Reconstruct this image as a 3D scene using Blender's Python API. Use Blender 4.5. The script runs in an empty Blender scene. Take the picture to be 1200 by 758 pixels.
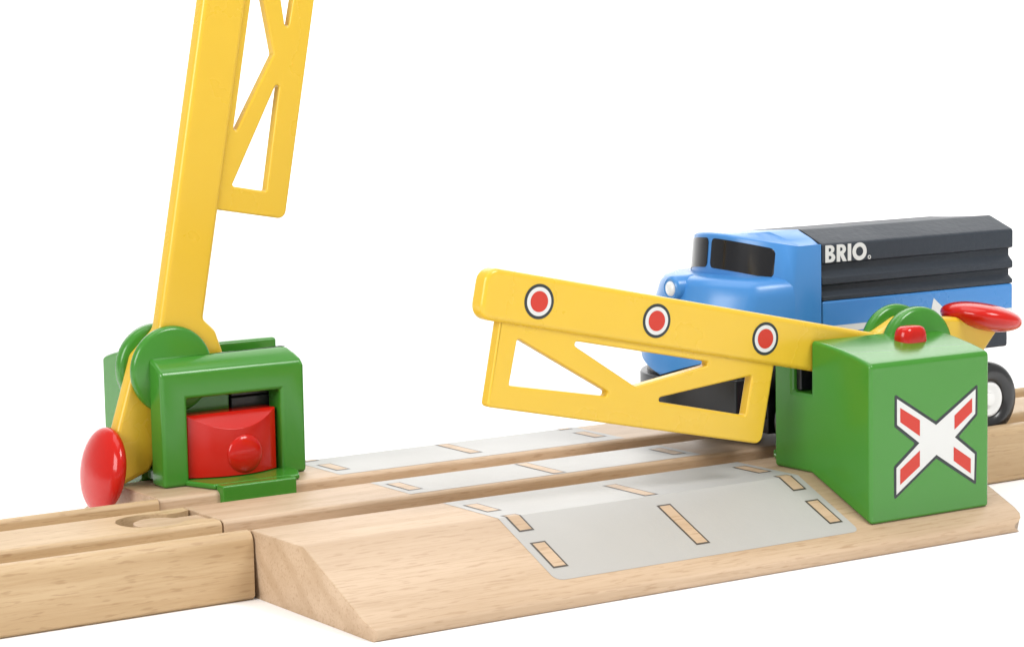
import bpy, bmesh, math, random
from mathutils import Vector, Matrix
random.seed(7)
C = bpy.context.scene
COL = C.collection
S = 0.01                      # one Blender unit = 100 mm, all lengths below are millimetres
PI = math.pi

# ------------------------------------------------------------------ camera
FPX, YAW, PITCH, ROLL = 2966.67, 0.58132, 0.11729, -0.01829
CAM = Vector((-196.857, -400.889, 97.183))
f = Vector((math.sin(YAW)*math.cos(PITCH), math.cos(YAW)*math.cos(PITCH), -math.sin(PITCH)))
r = Vector((math.cos(YAW), -math.sin(YAW), 0)); u = r.cross(f)
r2 = r*math.cos(ROLL) + u*math.sin(ROLL); u2 = -r*math.sin(ROLL) + u*math.cos(ROLL)
cd = bpy.data.cameras.new("camera"); cam = bpy.data.objects.new("camera", cd); COL.objects.link(cam)
m = Matrix((r2, u2, -f)).transposed().to_4x4(); m.translation = CAM*S
cam.matrix_world = m
cd.sensor_width = 36; cd.lens = 36*FPX/1200; cd.clip_start = 0.05; cd.clip_end = 500
C.camera = cam

# ------------------------------------------------------------------ world, lamps, exposure
W = bpy.data.worlds.new("World"); C.world = W; W.use_nodes = True
bg = W.node_tree.nodes["Background"]; bg.inputs[0].default_value = (1, 1, 1, 1); bg.inputs[1].default_value = 0.50
C.view_settings.view_transform = 'Standard'; C.view_settings.look = 'None'
C.view_settings.exposure = 0.0; C.view_settings.gamma = 1.0
C.render.film_transparent = False
C.cycles.max_bounces = 8
C.cycles.use_denoising = True

def softbox(name, pos, target, sx, sy, power, col=(1, 0.995, 0.985)):
    l = bpy.data.lights.new(name, 'AREA'); l.shape = 'RECTANGLE'; l.size = sx*S; l.size_y = sy*S
    l.energy = power; l.color = col
    o = bpy.data.objects.new(name, l); COL.objects.link(o)
    o.location = Vector(pos)*S
    o.rotation_euler = (Vector(target)-Vector(pos)).to_track_quat('-Z', 'Y').to_euler()
    return o
TGT = (80, 0, 25)
softbox("key_softbox", (260, -420, 560), TGT, 260, 220, 290)
softbox("left_softbox", (-520, -180, 300), TGT, 340, 300, 290)
softbox("top_softbox", (60, 60, 700), TGT, 600, 500, 200)
# background lamp above the set, facing the sweep
bl = softbox("sweep_lamp", (300, 100, 1300), (300+866, 100+1318, 1060), 1800, 400, 3600)
bl.data.spread = math.radians(150)

# ------------------------------------------------------------------ materials
def newmat(name):
    mt = bpy.data.materials.new(name); mt.use_nodes = True
    nt = mt.node_tree; b = nt.nodes["Principled BSDF"]
    return mt, nt, b
def N(nt, t, **kw):
    n = nt.nodes.new(t)
    for k, v in kw.items():
        if k in n.inputs: n.inputs[k].default_value = v
        else: setattr(n, k, v)
    return n

def plastic(name, col, rough=0.3, sss=0.0, coat=0.0, var=0.02, bump=0.004):
    mt, nt, b = newmat(name); col = [c*0.82 for c in col]
    tc = N(nt, 'ShaderNodeTexCoord')
    nz = N(nt, 'ShaderNodeTexNoise', Scale=9.0, Detail=3.0)
    nt.links.new(tc.outputs['Object'], nz.inputs['Vector'])
    mix = N(nt, 'ShaderNodeMixRGB'); mix.blend_type = 'MIX'
    mix.inputs[1].default_value = (*[c*(1-var) for c in col], 1)
    mix.inputs[2].default_value = (*[min(1, c*(1+var)) for c in col], 1)
    nt.links.new(nz.outputs['Fac'], mix.inputs[0]); nt.links.new(mix.outputs[0], b.inputs['Base Color'])
    n2 = N(nt, 'ShaderNodeTexNoise', Scale=6.0, Detail=5.0)
    nt.links.new(tc.outputs['Object'], n2.inputs['Vector'])
    mr = N(nt, 'ShaderNodeMapRange'); mr.inputs[3].default_value = rough*0.8; mr.inputs[4].default_value = rough*1.22
    nt.links.new(n2.outputs['Fac'], mr.inputs[0]); nt.links.new(mr.outputs[0], b.inputs['Roughness'])
    if bump:
        n4 = N(nt, 'ShaderNodeTexNoise', Scale=70.0, Detail=2.0)
        nt.links.new(tc.outputs['Object'], n4.inputs['Vector'])
        b2 = N(nt, 'ShaderNodeBump', Strength=bump, Distance=0.01)
        nt.links.new(n4.outputs['Fac'], b2.inputs['Height']); nt.links.new(b2.outputs[0], b.inputs['Normal'])
    if sss:
        b.inputs['Subsurface Weight'].default_value = sss
        b.inputs['Subsurface Radius'].default_value = (0.02, 0.012, 0.004)
        b.inputs['Subsurface Scale'].default_value = 0.6
    if name == 'red_plastic': b.inputs['Specular IOR Level'].default_value = 0.38
    if name == 'dark_grey_plastic': b.inputs['Specular IOR Level'].default_value = 0.25
    b.inputs['Coat Weight'].default_value = coat; b.inputs['Coat Roughness'].default_value = 0.08
    return mt

def wood(name, base, dark, fleck, ring_center=(0.5, -0.9), offs=0.0, ring_amt=0.35):
    mt, nt, b = newmat(name); L = nt.links.new
    tc = N(nt, 'ShaderNodeTexCoord')
    add = N(nt, 'ShaderNodeVectorMath', operation='ADD'); add.inputs[1].default_value = (offs, ring_center[0], ring_center[1])
    L(tc.outputs['Object'], add.inputs[0])
    def noise(scl, scale, detail=4, rough=0.55, dist=0.0):
        mp = N(nt, 'ShaderNodeMapping'); mp.inputs['Scale'].default_value = scl
        L(add.outputs[0], mp.inputs['Vector'])
        n = N(nt, 'ShaderNodeTexNoise', Scale=scale, Detail=detail, Roughness=rough, Distortion=dist)
        L(mp.outputs[0], n.inputs['Vector']); return n
    # growth rings round an axis along the length
    warp = noise((0.35, 1, 1), 2.0, 2)
    wv = N(nt, 'ShaderNodeTexWave'); wv.wave_type = 'RINGS'; wv.rings_direction = 'X'
    wv.inputs['Scale'].default_value = 4.2; wv.inputs['Distortion'].default_value = 2.2
    wv.inputs['Detail'].default_value = 3; wv.inputs['Detail Scale'].default_value = 1.2
    mpw = N(nt, 'ShaderNodeMapping'); mpw.inputs['Scale'].default_value = (0.25, 1, 1)
    L(add.outputs[0], mpw.inputs['Vector']); L(mpw.outputs[0], wv.inputs['Vector'])
    broad = noise((0.9, 7, 7), 2.2, 5)
    fine = noise((3.2, 85, 85), 2.6, 6, 0.7)
    fl = noise((24, 180, 180), 1.0, 1.5, 0.5)
    fl2 = noise((15, 110, 110), 1.0, 1.0, 0.5)
    def ramp(src, a, c):
        mr = N(nt, 'ShaderNodeMapRange'); mr.inputs[1].default_value = a; mr.inputs[2].default_value = c
        mr.interpolation_type = 'SMOOTHSTEP'; L(src, mr.inputs[0]); return mr.outputs[0]
    def mix(fac, c1, c2, amt=1.0, blend='MIX'):
        mx = N(nt, 'ShaderNodeMixRGB'); mx.blend_type = blend
        if amt != 1.0:
            mu = N(nt, 'ShaderNodeMath', operation='MULTIPLY'); mu.inputs[1].default_value = amt; L(fac, mu.inputs[0]); fac = mu.outputs[0]
        L(fac, mx.inputs[0])
        for i, c in ((1, c1), (2, c2)):
            if isinstance(c, tuple): mx.inputs[i].default_value = (*c, 1)
            else: L(c, mx.inputs[i])
        return mx.outputs[0]
    c = mix(ramp(broad.outputs['Fac'], 0.35, 0.68), base, dark, 0.55)
    c = mix(ramp(wv.outputs['Fac'], 0.62, 1.0), c, dark, ring_amt)
    c = mix(ramp(fine.outputs['Fac'], 0.44, 0.70), c, dark, 0.72)
    c = mix(ramp(fl.outputs['Fac'], 0.58, 0.70), c, fleck, 0.34)
    c = mix(ramp(fl2.outputs['Fac'], 0.68, 0.80), c, fleck, 0.36)
    L(c, b.inputs['Base Color'])
    b.inputs['Roughness'].default_value = 0.5
    b.inputs['Specular IOR Level'].default_value = 0.4
    bp = N(nt, 'ShaderNodeBump', Strength=0.12, Distance=0.004)
    L(fine.outputs['Fac'], bp.inputs['Height']); L(bp.outputs[0], b.inputs['Normal'])
    return mt

M = {}
M['wood_track'] = wood('beech_track', (0.520, 0.372, 0.216), (0.400, 0.262, 0.132), (0.24, 0.125, 0.048), offs=1.3)
M['wood_base'] = wood('beech_crossing', (0.525, 0.382, 0.258), (0.410, 0.280, 0.170), (0.29, 0.170, 0.082), ring_center=(0.9, -0.6), offs=4.1, ring_amt=0.5)
M['wood_groove'] = M['wood_base']
M['green'] = plastic('green_plastic', (0.052, 0.255, 0.024), 0.22, bump=0)
M['yellow'] = plastic('yellow_plastic', (0.80, 0.515, 0.036), 0.28, sss=0.12, bump=0)
M['red'] = plastic('red_plastic', (0.60, 0.012, 0.006), 0.15, bump=0)
M['blue'] = plastic('blue_plastic', (0.060, 0.255, 0.62), 0.28, bump=0)
M['dark'] = plastic('dark_grey_plastic', (0.036, 0.044, 0.056), 0.48, bump=0.10)
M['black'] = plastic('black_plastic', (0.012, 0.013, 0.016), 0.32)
M['glass'] = plastic('black_window', (0.010, 0.010, 0.012), 0.13, bump=0.0)
M['tyre'] = plastic('black_tyre', (0.018, 0.018, 0.019), 0.30, coat=0.2)
M['white'] = plastic('white_plastic', (0.95, 0.95, 0.93), 0.25)
M['ink_white'] = plastic('white_print', (0.74, 0.74, 0.72), 0.4, bump=0)
M['ink_red'] = plastic('red_print', (0.60, 0.030, 0.012), 0.4, bump=0)
M['ink_black'] = plastic('dark_print', (0.022, 0.030, 0.030), 0.4, bump=0)
M['ink_line'] = plastic('outline_print', (0.075, 0.060, 0.050), 0.45, bump=0)
M['sticker'] = plastic('grey_road_print', (0.48, 0.468, 0.445), 0.48, var=0.04, bump=0.05)
M['chrome'] = plastic('lamp_white', (0.85, 0.87, 0.88), 0.15, coat=0.5, bump=0)
mb, ntb, bb = newmat('white_sweep')
tcb = N(ntb, 'ShaderNodeTexCoord'); nb = N(ntb, 'ShaderNodeTexNoise', Scale=0.6, Detail=2.0)
ntb.links.new(tcb.outputs['Object'], nb.inputs['Vector'])
mxb = N(ntb, 'ShaderNodeMixRGB'); mxb.inputs[1].default_value = (0.95, 0.95, 0.95, 1); mxb.inputs[2].default_value = (0.97, 0.97, 0.97, 1)
ntb.links.new(nb.outputs['Fac'], mxb.inputs[0]); ntb.links.new(mxb.outputs[0], bb.inputs['Base Color'])
bb.inputs['Roughness'].default_value = 0.9; bb.inputs['Specular IOR Level'].default_value = 0.1
M['sweep'] = mb

# ------------------------------------------------------------------ helpers
def tag(o, label=None, cat=None, group=None, kind=None):
    if label: o['label'] = label
    if cat: o['category'] = cat
    if group: o['group'] = group
    if kind: o['kind'] = kind
    return o

def empty(name, loc, rz=0):
    o = bpy.data.objects.new(name, None); COL.objects.link(o)
    o.location = Vector(loc)*S; o.rotation_euler = (0, 0, rz); o.empty_display_size = 0.1
    return o

def finish(name, bm, mats, parent=None, bevel=0.0, seg=3, smooth=True, angle=35, loc=(0, 0, 0)):
    me = bpy.data.meshes.new(name)
    bmesh.ops.recalc_face_normals(bm, faces=bm.faces[:])
    bmesh.ops.scale(bm, vec=(S, S, S), verts=bm.verts[:])
    bm.to_mesh(me); bm.free()
    for mt in (mats if isinstance(mats, (list, tuple)) else [mats]): me.materials.append(mt)
    o = bpy.data.objects.new(name, me); COL.objects.link(o)
    if parent: o.parent = parent
    o.location = Vector(loc)*S
    if smooth:
        for p in me.polygons: p.use_smooth = True
        me.set_sharp_from_angle(angle=math.radians(angle))
    if bevel:
        b = o.modifiers.new('Bevel', 'BEVEL'); b.width = bevel*S; b.segments = seg; b.limit_method = 'ANGLE'
        b.angle_limit = math.radians(28); b.harden_normals = False
        w = o.modifiers.new('WN', 'WEIGHTED_NORMAL'); w.keep_sharp = False
        for p in me.polygons: p.use_smooth = True
        me.set_sharp_from_angle(angle=PI)
    return o

def box(bm, x0, x1, y0, y1, z0, z1, mat=0):
    vs = [bm.verts.new((x, y, z)) for x in (x0, x1) for y in (y0, y1) for z in (z0, z1)]
    for q in ((0, 1, 3, 2), (4, 6, 7, 5), (0, 4, 5, 1), (2, 3, 7, 6), (0, 2, 6, 4), (1, 5, 7, 3)):
        fc = bm.faces.new([vs[i] for i in q]); fc.material_index = mat

def loft(bm, rings, cap=True, closed=True, mat=0):
    R = [[bm.verts.new(p) for p in ring] for ring in rings]
    n = len(R[0])
    for a, b in zip(R, R[1:]):
        for i in range(n if closed else n-1):
            j = (i+1) % n
            fc = bm.faces.new((a[i], a[j], b[j], b[i])); fc.material_index = mat
    if cap:
        for ring in (R[0], R[-1]):
            fc = bm.faces.new(ring); fc.material_index = mat
    return R

def extrude_x(bm, prof, x0, x1, mat=0, fx0=None, fx1=None):
    """profile points (y, z) swept along X; fx0/fx1 let the ends vary with y, z"""
    a = [((fx0(y, z) if fx0 else x0), y, z) for y, z in prof]
    b = [((fx1(y, z) if fx1 else x1), y, z) for y, z in prof]
    loft(bm, [a, b], mat=mat)

def rounded(poly, rads, n=5):
    """round the corners of a 2D polygon"""
    out = []; k = len(poly)
    if not isinstance(rads, (list, tuple)): rads = [rads]*k
    for i in range(k):
        p0, p, p1 = Vector(poly[i-1]), Vector(poly[i]), Vector(poly[(i+1) % k])
        rr = rads[i]
        a = (p0-p); b = (p1-p); la, lb = a.length, b.length
        a.normalize(); b.normalize()
        ang = math.acos(max(-1, min(1, a.dot(b))))
        if rr <= 0 or ang > PI-0.02: out.append((p.x, p.y)); continue
        d = min(rr/math.tan(ang/2), 0.48*la, 0.48*lb); rr = d*math.tan(ang/2)
        c = p + (a+b).normalized()*(rr/math.sin(ang/2))
        s, e = p+a*d-c, p+b*d-c
        t0 = math.atan2(s.y, s.x); t1 = math.atan2(e.y, e.x); dt = (t1-t0+PI) % (2*PI) - PI
        for j in range(n+1):
            t = t0+dt*j/n; out.append((c.x+rr*math.cos(t), c.y+rr*math.sin(t)))
    return out

def offset_poly(poly, d):
    """grow a polygon outward by d (mitred)"""
    area = sum(poly[i-1][0]*poly[i][1]-poly[i][0]*poly[i-1][1] for i in range(len(poly)))
    sg = 1 if area > 0 else -1
    out = []
    for i in range(len(poly)):
        p0, p, p1 = Vector(poly[i-1]), Vector(poly[i]), Vector(poly[(i+1) % len(poly)])
        e0 = (p-p0).normalized(); e1 = (p1-p).normalized()
        n0 = Vector((e0.y, -e0.x))*sg; n1 = Vector((e1.y, -e1.x))*sg
        mdir = (n0+n1); mdir.normalize()
        k = min(1.8, 1/max(0.2, mdir.dot(n0)))
        q = p + mdir*d*k; out.append((q.x, q.y))
    return out

def plate(name, outer, holes, half, bev, mat, parent=None, loc=(0, 0, 0)):
    """flat moulding in the XZ plane, 2*half thick along Y, with holes and rounded rims"""
    cu = bpy.data.curves.new(name+'_outline', 'CURVE'); cu.dimensions = '2D'; cu.fill_mode = 'BOTH'
    cu.extrude = (half-bev)*S; cu.bevel_depth = bev*S; cu.bevel_resolution = 3; cu.offset = -bev*S
    for pl in [outer]+holes:
        sp = cu.splines.new('POLY'); sp.points.add(len(pl)-1); sp.use_cyclic_u = True
        for p, q in zip(sp.points, pl): p.co = (q[0]*S, q[1]*S, 0, 1)
    tmp = bpy.data.objects.new('tmp', cu); COL.objects.link(tmp)
    me = bpy.data.meshes.new_from_object(tmp.evaluated_get(bpy.context.evaluated_depsgraph_get()))
    bpy.data.objects.remove(tmp); bpy.data.curves.remove(cu)
    me.transform(Matrix.Rotation(PI/2, 4, 'X'))
    me.name = name; me.materials.clear(); me.materials.append(mat)
    bm = bmesh.new(); bm.from_mesh(me); bmesh.ops.remove_doubles(bm, verts=bm.verts[:], dist=1e-6)
    bmesh.ops.recalc_face_normals(bm, faces=bm.faces[:]); bm.to_mesh(me); bm.free()
    for p in me.polygons: p.use_smooth = True
    me.set_sharp_from_angle(angle=math.radians(50))
    o = bpy.data.objects.new(name, me); COL.objects.link(o)
    if parent: o.parent = parent
    o.location = Vector(loc)*S
    w = o.modifiers.new('WN', 'WEIGHTED_NORMAL'); w.keep_sharp = True
    return o

def revolve(bm, prof, axis, center, n=48, mat=0):
    """prof (radius, along) spun about axis 'X','Y','Z' through center"""
    rings = []
    for rad, h in prof:
        ring = []
        for i in range(n):
            a = 2*PI*i/n; c, s = rad*math.cos(a), rad*math.sin(a)
            p = {'X': (h, c, s), 'Y': (c, h, s), 'Z': (c, s, h)}[axis]
            ring.append(Vector(center)+Vector(p))
        rings.append(ring)
    loft(bm, rings, mat=mat)

def cut(o, cutter, op='DIFFERENCE'):
    """subtract cutter from o's mesh, in front of its other modifiers"""
    b = o.modifiers.new('cut', 'BOOLEAN'); b.operation = op; b.object = cutter; b.solver = 'EXACT'
    mods = [(m_.type, m_) for m_ in o.modifiers]
    hidden = [m_ for t, m_ in mods if t != 'BOOLEAN']
    for m_ in hidden: m_.show_viewport = False
    bpy.context.view_layer.update()
    me = bpy.data.meshes.new_from_object(o.evaluated_get(bpy.context.evaluated_depsgraph_get()))
    o.modifiers.remove(b); old = o.data; o.data = me; me.name = old.name
    for m_ in hidden: m_.show_viewport = True
    bpy.data.objects.remove(cutter)
    for p in me.polygons: p.use_smooth = True

def kids(o): return [c for c in COL.objects if c.parent == o]
def copy_tree(o, parent=None):
    c = o.copy(); COL.objects.link(c)
    if parent: c.parent = parent
    for ch in kids(o): copy_tree(ch, c)
    return c

def arc(cx, cy, rad, a0, a1, n):
    return [(cx+rad*math.cos(math.radians(a0+(a1-a0)*i/n)), cy+rad*math.sin(math.radians(a0+(a1-a0)*i/n))) for i in range(n+1)]

# ------------------------------------------------------------------ setting: white seamless sweep
bm = bmesh.new()
fw = Vector((math.sin(YAW), math.cos(YAW), 0)); rt = Vector((math.cos(YAW), -math.sin(YAW), 0))
prof = [(-1600, 0), (900, 0)] + [(900+600*math.sin(t*PI/2/16), 600-600*math.cos(t*PI/2/16)) for t in range(1, 17)] + [(1500, 2200)]
R_ = [[bm.verts.new(Vector((CAM.x, CAM.y, 0)) + fw*(450+a) + rt*w + Vector((0, 0, h))) for a, h in prof] for w in (-2600, 2600)]
for i in range(len(prof)-1): bm.faces.new((R_[0][i], R_[0][i+1], R_[1][i+1], R_[1][i]))
tag(finish('backdrop', bm, M['sweep'], angle=60), kind='structure')

# ------------------------------------------------------------------ wooden crossing piece
LEN, YR, YF, LIP, TOP = 144.86, 36.85, 58.96, 2.1, 12.0
XM = LEN/2
G0, G1, GD = 8.3, 17.7, 3.2            # groove walls and depth
def zramp(y): return LIP + (TOP-LIP)*(YF-abs(y))/(YF-YR) if abs(y) > YR else TOP
ch = 0.9
def groove(sign):
    if sign < 0:
        return [(-G1-ch, TOP), (-G1-0.3, TOP-0.3), (-G1, TOP-ch), (-G1, TOP-GD), (-G0, TOP-GD), (-G0, TOP-ch), (-G0+0.3, TOP-0.3), (-G0+ch, TOP)]
    return [(-y, z) for y, z in reversed(groove(-1))]
top_prof = groove(-1) + groove(1)
front = [(-YF+0.5, 0.0), (-YF+0.1, 0.3), (-YF, 0.8), (-YF, LIP-0.5), (-YF+0.2, LIP-0.1), (-YF+0.9, zramp(YF-0.9)), (-YF+2.2, zramp(YF-2.2)), (-YF+4, zramp(YF-4)), (-YR, TOP)]
back = [(-y, z) for y, z in reversed(front)]
bm = bmesh.new()
def end_in(y, rad):
    d = YF-abs(y)
    return 0 if d >= rad else rad-math.sqrt(max(0, rad*rad-(rad-d)**2))
extrude_x(bm, front+top_prof+back, 0, LEN,
          fx0=lambda y, z: 0.5*end_in(y, 2.2), fx1=lambda y, z: LEN-end_in(y, 4.0))
base = finish('level_crossing', bm, M['wood_base'], bevel=0.35, seg=2)
tag(base, 'pale beech level crossing piece with grey road print and two sloping ramps', 'toy track', None)
# connector peg reaching into the neighbouring track
bm = bmesh.new()
pg = [(0.2, 2.3), (-4.4, 2.1)] + arc(-8.6, 0, 4.5, 28, 332, 20) + [(-4.4, -2.1), (0.2, -2.3)]
loft(bm, [[(x, y, 0.6) for x, y in pg], [(x, y, 11.5) for x, y in pg]])
finish('connector_peg', bm, M['wood_base'], base, bevel=0.4, seg=2)

# printed road: thin sheets following the top, the grooves left open
SX0, SX1, SYF = 38.7, 106.15, 54.6
nrm = Vector((0, -(TOP-LIP)/(YF-YR), 1)).normalized()
def lift(y, e):
    """point on the surface of the crossing at y, raised by e"""
    if abs(y) > YR+1e-6:
        return (y + (-1 if y < 0 else 1)*0.45*e, zramp(y)+0.9*e)
    return (y, TOP+e)
def sheet(bm, x0, x1, ys, e, mat=0, round_front=0.0):
    rows = []
    for y in ys:
        yy, zz = lift(y, e); d = abs(y)
        ins = round_front*(1-math.sqrt(max(0, 1-max(0, (d-(SYF-round_front))/round_front)**2))) if round_front else 0
        rows.append([bm.verts.new((x0+ins, yy, zz)), bm.verts.new((x1-ins, yy, zz))])
    for a, b in zip(rows, rows[1:]):
        fc = bm.faces.new((a[0], a[1], b[1], b[0])); fc.material_index = mat
bm = bmesh.new()
E0, E1, E2 = 0.04, 0.07, 0.10
for sg in (-1, 1):
    sheet(bm, SX0, SX1, [sg*v for v in (G1+ch+0.05, YR, SYF-1.6, SYF-1.1, SYF-0.6, SYF-0.25, SYF)], E0, 0, 1.6)
sheet(bm, SX0, SX1, [-G0+ch+0.05, G0-ch-0.05], E0, 0)
def dash(x0, x1, ya, yb):
    ys = [ya] + [v for v in (-YR, YR) if ya < v < yb] + [yb]
    sheet(bm, x0, x1, ys, E1, 1)
    k = 0.38
    ys = [ya+k] + [v for v in (-YR, YR) if ya+k < v < yb-k] + [yb-k]
    sheet(bm, x0+k, x1-k, ys, E2, 2)
for xa, xb in ((40.2, 43.4), (101.5, 104.7)):
    for sg in (-1, 1):
        for a, b in ((22.8, 31.0), (35.2, 41.2), (44.3, 51.5)): dash(xa, xb, *sorted((sg*a, sg*b)))
    dash(xa, xb, -4.3, 4.3)
for sg in (-1, 1):
    for a, b in ((22.8, 36.2), (39.6, 51.4)): dash(70.9, 74.0, *sorted((sg*a, sg*b)))
dash(70.9, 74.0, -6.8, 6.8)
finish('road_print', bm, [M['sticker'], M['ink_line'], M['wood_base']], base, smooth=False)

# ------------------------------------------------------------------ plain tracks either side
G1 = 16.9; ch = 0.9
track_prof = groove(-1) + groove(1)
G1 = 17.7
tprof = ([(-19.2, 0), (-20, 0.8), (-20, TOP-2.0), (-19.86, TOP-1.25), (-19.45, TOP-0.6), (-18.9, TOP-0.15)] + track_prof + [(18.9, TOP-0.15), (19.45, TOP-0.6), (19.86, TOP-1.25), (20, TOP-2.0), (20, 0.8), (19.2, 0)])
def track(name, x0, x1, label, socket=False):
    bm = bmesh.new(); extrude_x(bm, tprof, x0, x1)
    o = finish(name, bm, M['wood_track'])
    if socket:
        bm = bmesh.new()
        hole = [(2, 5.4), (-0.4, 5.0), (-1.8, 4.1), (-3.2, 3.6), (-5.2, 3.7)] + arc(-10.2, 0, 6.1, 38, 322, 24) + [(-5.2, -3.7), (-3.2, -3.6), (-1.8, -4.1), (-0.4, -5.0), (2, -5.4)]
        loft(bm, [[(x, y, -1) for x, y in hole], [(x, y, 14) for x, y in hole]])
        c = finish('cutter', bm, M['wood_track']); cut(o, c)
    b = o.modifiers.new('Bevel', 'BEVEL'); b.width = 0.6*S; b.segments = 3; b.limit_method = 'ANGLE'; b.angle_limit = math.radians(50)
    w = o.modifiers.new('WN', 'WEIGHTED_NORMAL')
    return tag(o, label, 'toy track', 'plain wooden track pieces')
track('track_piece', -190, -0.35, 'plain beech track piece with open round connector socket, beside the red end knob', True)
track('track_piece', LEN+0.35, 300, 'plain beech track piece behind the green box with the cross, under the locomotive wheels')

# ------------------------------------------------------------------ crossing gate (built lowered, near side)
GO = Vector((52.0, -40.0, TOP))        # gate origin relative to the middle of the crossing
def GL(p): return tuple(Vector(p)-GO)
BX0, BX1 = 36.9, 66.7
def gverts(bm):
    bmesh.ops.translate(bm, vec=-GO, verts=bm.verts[:])
gate = empty('crossing_gate', (XM+GO.x, GO.y, GO.z))
tag(gate, 'green crossing gate with lowered yellow boom and a red and white cross on its box', 'crossing gate', 'level crossing gates')

# outer housing
bm = bmesh.new()
hp = [(-53.8, zramp(53.8)+0.05), (-53.8, 34.2), (-52.2, 34.75), (-49, 35.55), (-45, 36.35), (-41, 36.95), (-36.95, 37.3), (-36.95, TOP-0.02)]
extrude_x(bm, hp, BX0, BX1); gverts(bm)
housing = finish('housing', bm, M['green'], gate)
PF, PB = -26.1, -31.6                      # track side portal
bm = bmesh.new()
pp = [(PF, TOP-0.02), (PF, 32.9), (PF-0.9, 34.1), (PF-2.6, 35.2), (PF-4.2, 35.9), (PB, 36.3), (PB, TOP-0.02)]
extrude_x(bm, pp, BX0, 67.3); gverts(bm)
portal = finish('portal', bm, M['green'], gate)
bm = bmesh.new(); op = [(42.2, 5), (42.2, 28.5), (62.0, 28.5), (62.0, 5)]
loft(bm, [[(x, PF+3, z) for x, z in op], [(x, PB-3, z) for x, z in op]]); gverts(bm)
cut(portal, finish('cutter', bm, M['green'], gate))
bm = bmesh.new()                           # rounded top corner on the boom side
cr = [(30, 33.2)] + arc(40.1, 33.2, 3.2, 180, 90, 5) + [(40.1, 45), (30, 45)]
loft(bm, [[(x, PF+3, z) for x, z in cr], [(x, PB-3, z) for x, z in cr]]); gverts(bm)
cut(portal, finish('cutter', bm, M['green'], gate))
cut(housing, portal, 'UNION')
bm = bmesh.new()                           # wall that closes the slot under the boom
wl = [(-40, TOP-0.02), (-40, 27.1), (-29, 27.1), (-29, TOP-0.02)]
extrude_x(bm, wl, BX0, 41.2); gverts(bm)
cut(housing, finish('cutter', bm, M['green'], gate), 'UNION')
bm = bmesh.new(); extrude_x(bm, [(-40, TOP-0.02), (-40, 14.6), (-29, 14.6), (-29, TOP-0.02)], 41.0, 65.6); gverts(bm)
cut(housing, finish('cutter', bm, M['green'], gate), 'UNION')
bm = bmesh.new(); bm.from_mesh(housing.data)
bmesh.ops.remove_doubles(bm, verts=bm.verts[:], dist=1e-5)
bmesh.ops.dissolve_limit(bm, angle_limit=math.radians(1.0), verts=bm.verts[:], edges=bm.edges[:])
bm.to_mesh(housing.data); bm.free()
for p in housing.data.polygons: p.use_smooth = True
b = housing.modifiers.new('Bevel', 'BEVEL'); b.width = 0.75*S; b.segments = 4; b.limit_method = 'ANGLE'
b.angle_limit = math.radians(40); b.use_clamp_overlap = False
housing.modifiers.new('WN', 'WEIGHTED_NORMAL')
bm = bmesh.new(); box(bm, 50.4, 63.5, -33.05, -31.7, 15.0, 31.0)
gverts(bm); finish('inner_wall', bm, M['green'], gate, bevel=0.3, seg=2)
bm = bmesh.new(); box(bm, 41.6, 50.0, -36.8, -32.95, 14.9, 28.4); box(bm, 37.9, 50.0, -32.9, -31.5, 27.2, 31.6); box(bm, 41.4, 50.0, -32.9, -31.5, 14.9, 27.15)  # added black filler, makes the slot and portal inside read as shaded
gverts(bm); finish('dark_filler', bm, M['black'], gate, bevel=0.3, seg=2)

# tongue that clips into the groove
bm = bmesh.new()
tg = [(63.2, -27.5), (62.6, -25.5), (60.3, -19.2), (42.3, -19.2), (40.2, -23.5), (39.8, -27.5)]
loft(bm, [[(x, y, TOP+0.05) for x, y in tg], [(x, y, TOP+1.1) for x, y in tg]])
box(bm, 44.4, 60.0, -19.3, -16.4, TOP-2.8, TOP+1.1)
gverts(bm); finish('clip_tongue', bm, M['green'], gate, bevel=0.4, seg=3)

# pivot cheeks
PC = (62.2, 33.5)
for ya, yb in ((-33.3, -31.0), (-39.9, -36.9)):
    bm = bmesh.new()
    rr, e = 8.4, 0.8
    d0, d1 = ya, yb
    revolve(bm, [(0.01, d0), (rr-e, d0), (rr-0.25, d0+0.25), (rr, d0+e), (rr, d1-e), (rr-0.25, d1-0.25), (rr-e, d1), (0.01, d1)], 'Y', (PC[0], 0, PC[1]), 64)
    gverts(bm); finish('pivot_cheek', bm, M['green'], gate, angle=60)

# red sliding magnet block
bm = bmesh.new()
pts = []
NX = 24; xa, xb = 42.9, 61.6
def yfront(x): return -27.4 + 2.9*(1-((x-(xa+xb)/2)/((xb-xa)/2))**2)
zt, zb = 25.1, 13.25
rows = []
for i in range(NX+1):
    x = xa+(xb-xa)*i/NX; y = yfront(x); dz = (y+27.4)*1.02
    rows.append([(x, -36.5, zb), (x, y, zb), (x, y, zt-dz-0.05), (x, -27.5, zt), (x, -36.5, zt)])
loft(bm, rows)
gverts(bm); blk = finish('red_block', bm, M['red'], gate, bevel=0.3, seg=3)
bm = bmesh.new()
prf = [(0.01, -0.0)] + [(3.7*math.cos(a), 1.15*math.sin(a)) for a in [PI/2*(1-k/10) for k in range(1, 11)]] + [(3.8, -1.5)]
prf = [(0.01, 1.15)] + prf[1:]
revolve(bm, prf, 'Y', (51.0, -24.7, 17.2), 40); gverts(bm)
finish('boss', bm, M['red'], blk, angle=60)

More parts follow.
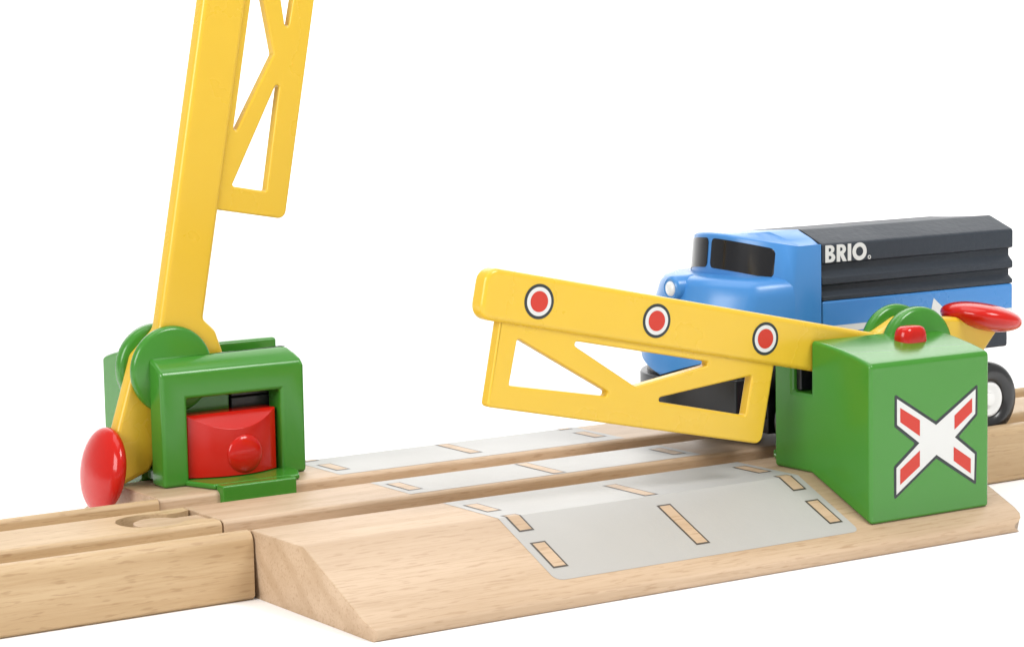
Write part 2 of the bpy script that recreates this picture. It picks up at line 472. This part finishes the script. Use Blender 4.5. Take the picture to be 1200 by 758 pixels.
# push button on top of the housing
bm = bmesh.new()
pl = rounded([(-3.3, -2.1), (3.3, -2.1), (3.3, 2.1), (-3.3, 2.1)], 1.95, 6)
rings = []
for z, k in ((34.8, 0.97), (36.4, 1.0), (37.4, 0.985), (38.2, 0.93), (38.8, 0.82), (39.15, 0.62), (39.25, 0.3)):
    rings.append([(55.6+x*k, -44.0+y*k, z) for x, y in pl])
loft(bm, rings); gverts(bm); finish('push_button', bm, M['red'], gate, angle=60)

# red and white cross printed on the housing front
def PXS(p):   # sticker drawing units to housing face millimetres
    x = 43.1+(p[0]-50)*(20.1/445.0); z = 27.75-(p[1]-113-(-0.0)*p[0])*0.0335
    return (x, z)
def sk(p):    # undo the slant of the picture of the face
    return PXS((p[0], p[1]+(p[0]-50)*0.105))
wp = [(55,120),(270,272),(492,75),(490,215),(375,345),(488,445),(485,595),(272,440),(52,655),(52,505),(178,370),(55,265)]
reds = [[(72,170),(180,242),(180,332),(72,250)], [(472,125),(472,205),(372,302),(372,222)], [(180,412),(180,500),(72,600),(72,515)], [(368,398),(465,470),(465,555),(368,478)]]
wpm = [sk(p) for p in wp]
bm = bmesh.new()
def flat(poly, y, mat):
    fc = bm.faces.new([bm.verts.new((x, y, z)) for x, z in poly]); fc.material_index = mat
flat(rounded(offset_poly(wpm, 0.6), 0.3, 3), -53.83, 0); flat(wpm, -53.87, 1)
for q in reds: flat([sk(p) for p in q], -53.90, 2)
gverts(bm); finish('cross_sign', bm, [M['ink_black'], M['ink_white'], M['ink_red']], housing, smooth=False)

# boom: x = -s (s runs from the pivot to the tip), z = t
PV = Vector((63.05, -35.0, 32.45))
ol = [(100.7, 2.75), (100.7, -6.4), (12.6, -6.4), (10.7, -9.3), (6.4, -11.7), (2, -12.0), (-3, -9.0), (-7, -4), (-17.3, 0.6), (-22.2, 8.6), (-11, 8.6), (4.2, 6.7), (9.6, 2.75)]
rad = [2.6, 2.6, 1.0, 3, 4, 5, 4, 3, 1.0, 0.6, 5, 2.5, 3]
boom = plate('boom', [(-s, t) for s, t in rounded(ol, rad, 6)], [], 1.85, 0.9, M['yellow'], gate, loc=tuple(PV-GO))
boom.rotation_euler = (0, math.radians(12.0), 0)
def bmpoly(l, rads): return [(-s, t) for s, t in rounded(l, rads, 4)]
plate('lattice_frame', bmpoly([(95.9, -5.6), (95.8, -21.2), (33.7, -21.3), (33.6, -5.6)], [0.2, 0.8, 1.6, 0.2]),
      [bmpoly([(91.7, -8.6), (91.9, -17.0), (68.2, -16.4)], [0.5, 0.3, 0.5]),
       bmpoly([(81.6, -7.6), (47.3, -7.6), (64.8, -14.0)], [0.5, 0.4, 0.6]),
       bmpoly([(38.5, -8.9), (38.5, -16.4), (61.4, -16.1)], [0.4, 0.4, 0.45])], 1.15, 0.4, M['yellow'], boom)
for s in (89.0, 63.0, 37.4):
    bm = bmesh.new()
    for k, (rr, yy) in enumerate(((3.1, -1.89), (2.55, -1.92), (1.85, -1.95))):
        fc = bm.faces.new([bm.verts.new((-s+rr*math.cos(a*PI/24), yy, -1.75+rr*math.sin(a*PI/24))) for a in range(48)]); fc.material_index = k
    finish('reflector', bm, [M['ink_black'], M['ink_white'], M['ink_red']], boom, smooth=False)
bm = bmesh.new()
prf = []
for k in range(0, 33):
    a = -PI/2+PI*k/32
    ca, sa = math.cos(a), math.sin(a)
    prf.append((max(0.01, 8.1*abs(ca)**0.9), 2.75*math.copysign(abs(sa)**0.95, sa)))
revolve(bm, prf, 'Z', (17.9, 0, 9.5), 64)
finish('end_knob', bm, M['red'], boom, angle=80)

# the second gate: the same moulding turned round on the far side, boom up
gate2 = copy_tree(gate)
gate2.location = (Vector((XM-GO.x, -GO.y, GO.z)))*S; gate2.rotation_euler = (0, 0, PI)
gate2['label'] = 'green crossing gate with raised yellow boom and a red block in its open portal'
for c in kids(gate2):
    if c.name.startswith('boom'):
        c.rotation_euler = (0, math.radians(79.4), 0); c.location.z -= 1.2*S

# ------------------------------------------------------------------ locomotive
loco = empty('toy_locomotive', (142, 0, 9.0))
tag(loco, 'blue toy locomotive with black windows and dark grey ribbed roof, behind the lowered boom', 'toy train')
LO = Vector((142, 0, 9.0))
def lv(bm): bmesh.ops.translate(bm, vec=-LO, verts=bm.verts[:])
HY = 16.0
def front_curve(xc, sweep, hy, n=20, p=2.4):
    """plan outline of a bowed front from the near side (-hy) to the far side"""
    return [(xc+sweep*abs(-1+2*i/n)**p, hy*(-1+2*i/n)) for i in range(n+1)]
# hood and lower body in front of the joint
XJ = 129.8
def plan(xc, sweep, hy, xb, p=2.4): return front_curve(xc, sweep, hy, p=p) + [(xb, hy), (xb, -hy)]
bm = bmesh.new(); rings = []
def zb(y): return 27.6+0.30*abs(y)
rings.append([(x, y, zb(y)) for x, y in plan(101.6, 8.0, 15.6, XJ)])
for z, xc, hy in ((33.2, 102.0, 16.0), (38, 104.0, 16.0), (43, 106.0, 16.0), (44.9, 106.6, 15.7), (46.1, 107.2, 14.8), (46.75, 108.6, 13.2), (46.95, 110.4, 11.2)):
    rings.append([(x, y, z) for x, y in plan(xc, 8.0, hy, XJ)])
loft(bm, rings); lv(bm)
body = finish('hood', bm, M['blue'], loco, angle=50)
# cab above
bm = bmesh.new(); rings = []
def zw(y): return 54.4-1.6*(abs(y)/16.0)**2
rings.append([(x, y, 33.5) for x, y in plan(113.6, 9.5, 16.04, XJ, 2.2)])
rings.append([(x, y, 44) for x, y in plan(113.6, 9.5, 16.04, XJ, 2.2)])
for dz, dx, k in ((0, 1.0, 1.0), (0.3, 1.05, 0.995), (0.55, 1.3, 0.975), (0.75, 1.7, 0.945)):
    rings.append([(x, y*k, zw(y)+dz*(1-(abs(y)/16.0)**2)) for x, y in plan(113.6+dx, 9.5, 16.0, XJ, 2.2)])
rings.append([(x, y, 55.3-max(0, abs(y)-8.5)*0.33-0.068*max(0, y+9)) for x, y in plan(117.4, 6.5, 13.0, XJ, 2.2)])
rings.append([(x, y, 55.35-0.068*max(0, y+9)) for x, y in plan(119.0, 3.5, 8.8, XJ, 2.2)])
loft(bm, rings); lv(bm)
cab = finish('cab', bm, M['blue'], loco, angle=50)
# windscreen panes, bowed with the cab front
def pane(y0, y1):
    bm = bmesh.new(); n = 60
    def xs(y, z): return 113.6+1.0*(z-44)/10.0 + 9.5*abs(y/16.0)**2.2
    rows = []
    for i in range(n+1):
        y = y0+(y1-y0)*i/n
        z0 = 48.2-2.6*(abs(y)/16.0)**2; z1 = 54.1-2.7*(abs(y)/16.0)**2
        e = min(abs(y-y0), abs(y-y1)); q = 0.9*(1-math.sqrt(max(0, 1-max(0, 1-e/0.9)**2)))
        z0 += q; z1 -= q
        rows.append([(xs(y, z0)-0.18, y, z0), (xs(y, z1)-0.18, y, z1), (xs(y, z1)+0.8, y, z1), (xs(y, z0)+0.8, y, z0)])
    loft(bm, rows); lv(bm)
    return finish('window', bm, M['glass'], cab, angle=50)
pane(-13.1, -0.55); pane(0.55, 13.1)
# headlamp in the nose
bm = bmesh.new()
revolve(bm, [(0.01, 110), (2.6, 110), (2.6, 105.4), (2.4, 104.9), (2.0, 104.65), (1.7, 104.8), (0.01, 104.85)], 'X', (0, 0.6, 44.5), 36)
lv(bm); hl = finish('headlamp_housing', bm, M['blue'], loco, angle=50)
bm = bmesh.new()
revolve(bm, [(0.01, 105.0), (1.6, 104.95), (1.45, 104.6), (0.9, 104.3), (0.01, 104.2)], 'X', (0, 0.6, 44.5), 32)
lv(bm); finish('lamp', bm, M['chrome'], hl, angle=60)
# lower side body behind the joint
bm = bmesh.new(); box(bm, XJ+0.35, 182.4, -HY, HY, 33.7, 41.35); lv(bm)
side = finish('side_body', bm, M['blue'], loco, bevel=0.5)
# ribbed grey load
half = [(-HY+0.1, 41.4), (-HY, 42.2), (-HY+1.2, 43.1), (-HY+1.2, 44.3), (-HY, 44.7), (-HY, 46.0), (-HY+1.2, 47.2), (-HY+1.2, 48.6), (-HY, 49.0), (-HY, 52.5), (-15.6, 52.9), (-9.7, 55.15), (-9.0, 55.35), (-8.2, 55.3), (-3, 55.2)]
fall = lambda y: 0.068*max(0, y+9.0)           # the roof falls a little to the far side
lp = half + [(-y, z) for y, z in reversed(half)]
lp = [(y, z-fall(y) if z > 52.7 else z) for y, z in lp]
bm = bmesh.new()
extrude_x(bm, lp, XJ+0.3, 182.3); lv(bm)
load = finish('ribbed_roof', bm, M['dark'], loco, bevel=0.22, seg=2)
# white stripe and arrow on the side
bm = bmesh.new()
def sflat(poly, y=-HY-0.04, mat=0):
    bm.faces.new([bm.verts.new((x, y, z)) for x, z in poly]).material_index = mat
sflat([(131, 35.0), (158.0, 35.0), (158.0, 36.3), (131, 36.3)])
sflat([(158.2, 33.9), (165.0, 35.6), (159.9, 39.9)])
sflat([(165.2, 34.9), (182.0, 34.9), (182.0, 36.2), (165.2, 36.2)])
lv(bm); finish('arrow_stripe', bm, M['ink_white'], side, smooth=False)
# lettering on the load
def letters():
    Hh = 3.45
    def ring(cx, cy, rx, ry, n=28): return [(cx+rx*math.cos(2*PI*i/n), cy+ry*math.sin(2*PI*i/n)) for i in range(n)]
    def dee(x0, xs, y0, y1, xr, n=10):
        cy, ry = (y0+y1)/2, (y1-y0)/2
        return [(x0, y0), (xs, y0)] + [(xs+(xr-xs)*math.cos(a), cy+ry*math.sin(a)) for a in [(-PI/2+PI*k/n) for k in range(1, n)]] + [(xs, y1), (x0, y1)]
    sp = []
    # B
    lo = dee(0, 1.35, 0, 1.87, 2.55); hi = dee(0, 1.25, 1.72, Hh, 2.35)
    B = lo[:-2] + [(1.75, 1.8)] + hi[2:-2] + [(1.25, Hh), (0, Hh)]
    sp += [B, dee(0.85, 1.2, 0.62, 1.32, 1.62, 6), dee(0.85, 1.15, 2.15, 2.85, 1.52, 6)]
    # R
    x = 2.95
    top = dee(x, x+1.25, 1.45, Hh, x+2.4)
    Rr = [(x, 0), (x+0.87, 0), (x+0.87, 1.3), (x+1.62, 0), (x+2.62, 0), (x+1.75, 1.55)] + top[3:-2] + [(x+1.25, Hh), (x, Hh)]
    sp += [Rr, dee(x+0.87, x+1.15, 2.1, 2.83, x+1.55, 6)]
    x = 5.85; sp += [[(x, 0), (x+0.88, 0), (x+0.88, Hh), (x, Hh)]]
    sp += [ring(8.95, Hh/2, 1.88, 1.80), ring(8.95, Hh/2, 0.98, 0.95)]
    sp += [ring(11.55, 0.42, 0.42, 0.42, 16), ring(11.55, 0.42, 0.24, 0.24, 16)]
    return sp
sp = letters()
o = plate('lettering', sp[0], sp[1:], 0.03, 0.0, M['ink_white'], load, loc=tuple(Vector((130.9, -HY-0.03, 49.05))-LO))
# chassis
bm = bmesh.new()
rings = []
for z, xc in ((18.8, 101.6), (20.0, 100.9), (27.4, 100.9)):
    rings.append([(x, y, z) for x, y in front_curve(xc, 8.0, 14.9) + [(117, 14.9), (117, -14.9)]])
loft(bm, rings)
rings = []
for z in (27.0, 32.0):
    rings.append([(x, y, z) for x, y in front_curve(102.6, 8.0, 14.7) + [(117, 14.7), (117, -14.7)]])
loft(bm, rings)
box(bm, 122, 178, -8.6, 8.6, 14.5, 31)
box(bm, 138.5, 164, -14.6, 14.6, 15.5, 30)
lv(bm); finish('chassis', bm, M['black'], loco, bevel=0.4, seg=2)
bm = bmesh.new(); box(bm, 116, 181.6, -15.4, 15.4, 28.0, 33.6)
lv(bm); finish('underframe', bm, M['dark'], loco, bevel=0.6, seg=3)
# wheels: tyre with white hub
def wheel(x, sg):
    ro = 7.9
    cz = 17.1
    prf = [(3.7, sg*10.4), (7.0, sg*10.4), (7.6, sg*10.7), (ro, sg*11.4), (ro, sg*14.0), (7.65, sg*15.0), (7.0, sg*15.6), (5.6, sg*15.8), (4.0, sg*15.4), (3.7, sg*14.8)]
    bm = bmesh.new()
    n = 56; rings = []
    for rad_, h in prf: rings.append([(x+rad_*math.cos(2*PI*i/n), h, cz+rad_*math.sin(2*PI*i/n)) for i in range(n)])
    loft(bm, rings+[rings[0]], cap=False); bmesh.ops.remove_doubles(bm, verts=bm.verts[:], dist=1e-5)
    lv(bm); t = finish('wheel', bm, M['tyre'], loco, angle=50)
    bm = bmesh.new()
    revolve(bm, [(0.01, sg*9), (3.8, sg*9), (3.8, sg*14.9), (3.5, sg*15.2), (3.0, sg*15.2), (2.2, sg*14.7), (1.4, sg*14.6), (1.3, sg*15.3), (0.01, sg*15.4)], 'Y', (x, 0, cz), 40)
    lv(bm); finish('hub', bm, M['white'], t, angle=50)
for x in (129.5, 176.6):
    for sg in (-1, 1): wheel(x, sg)
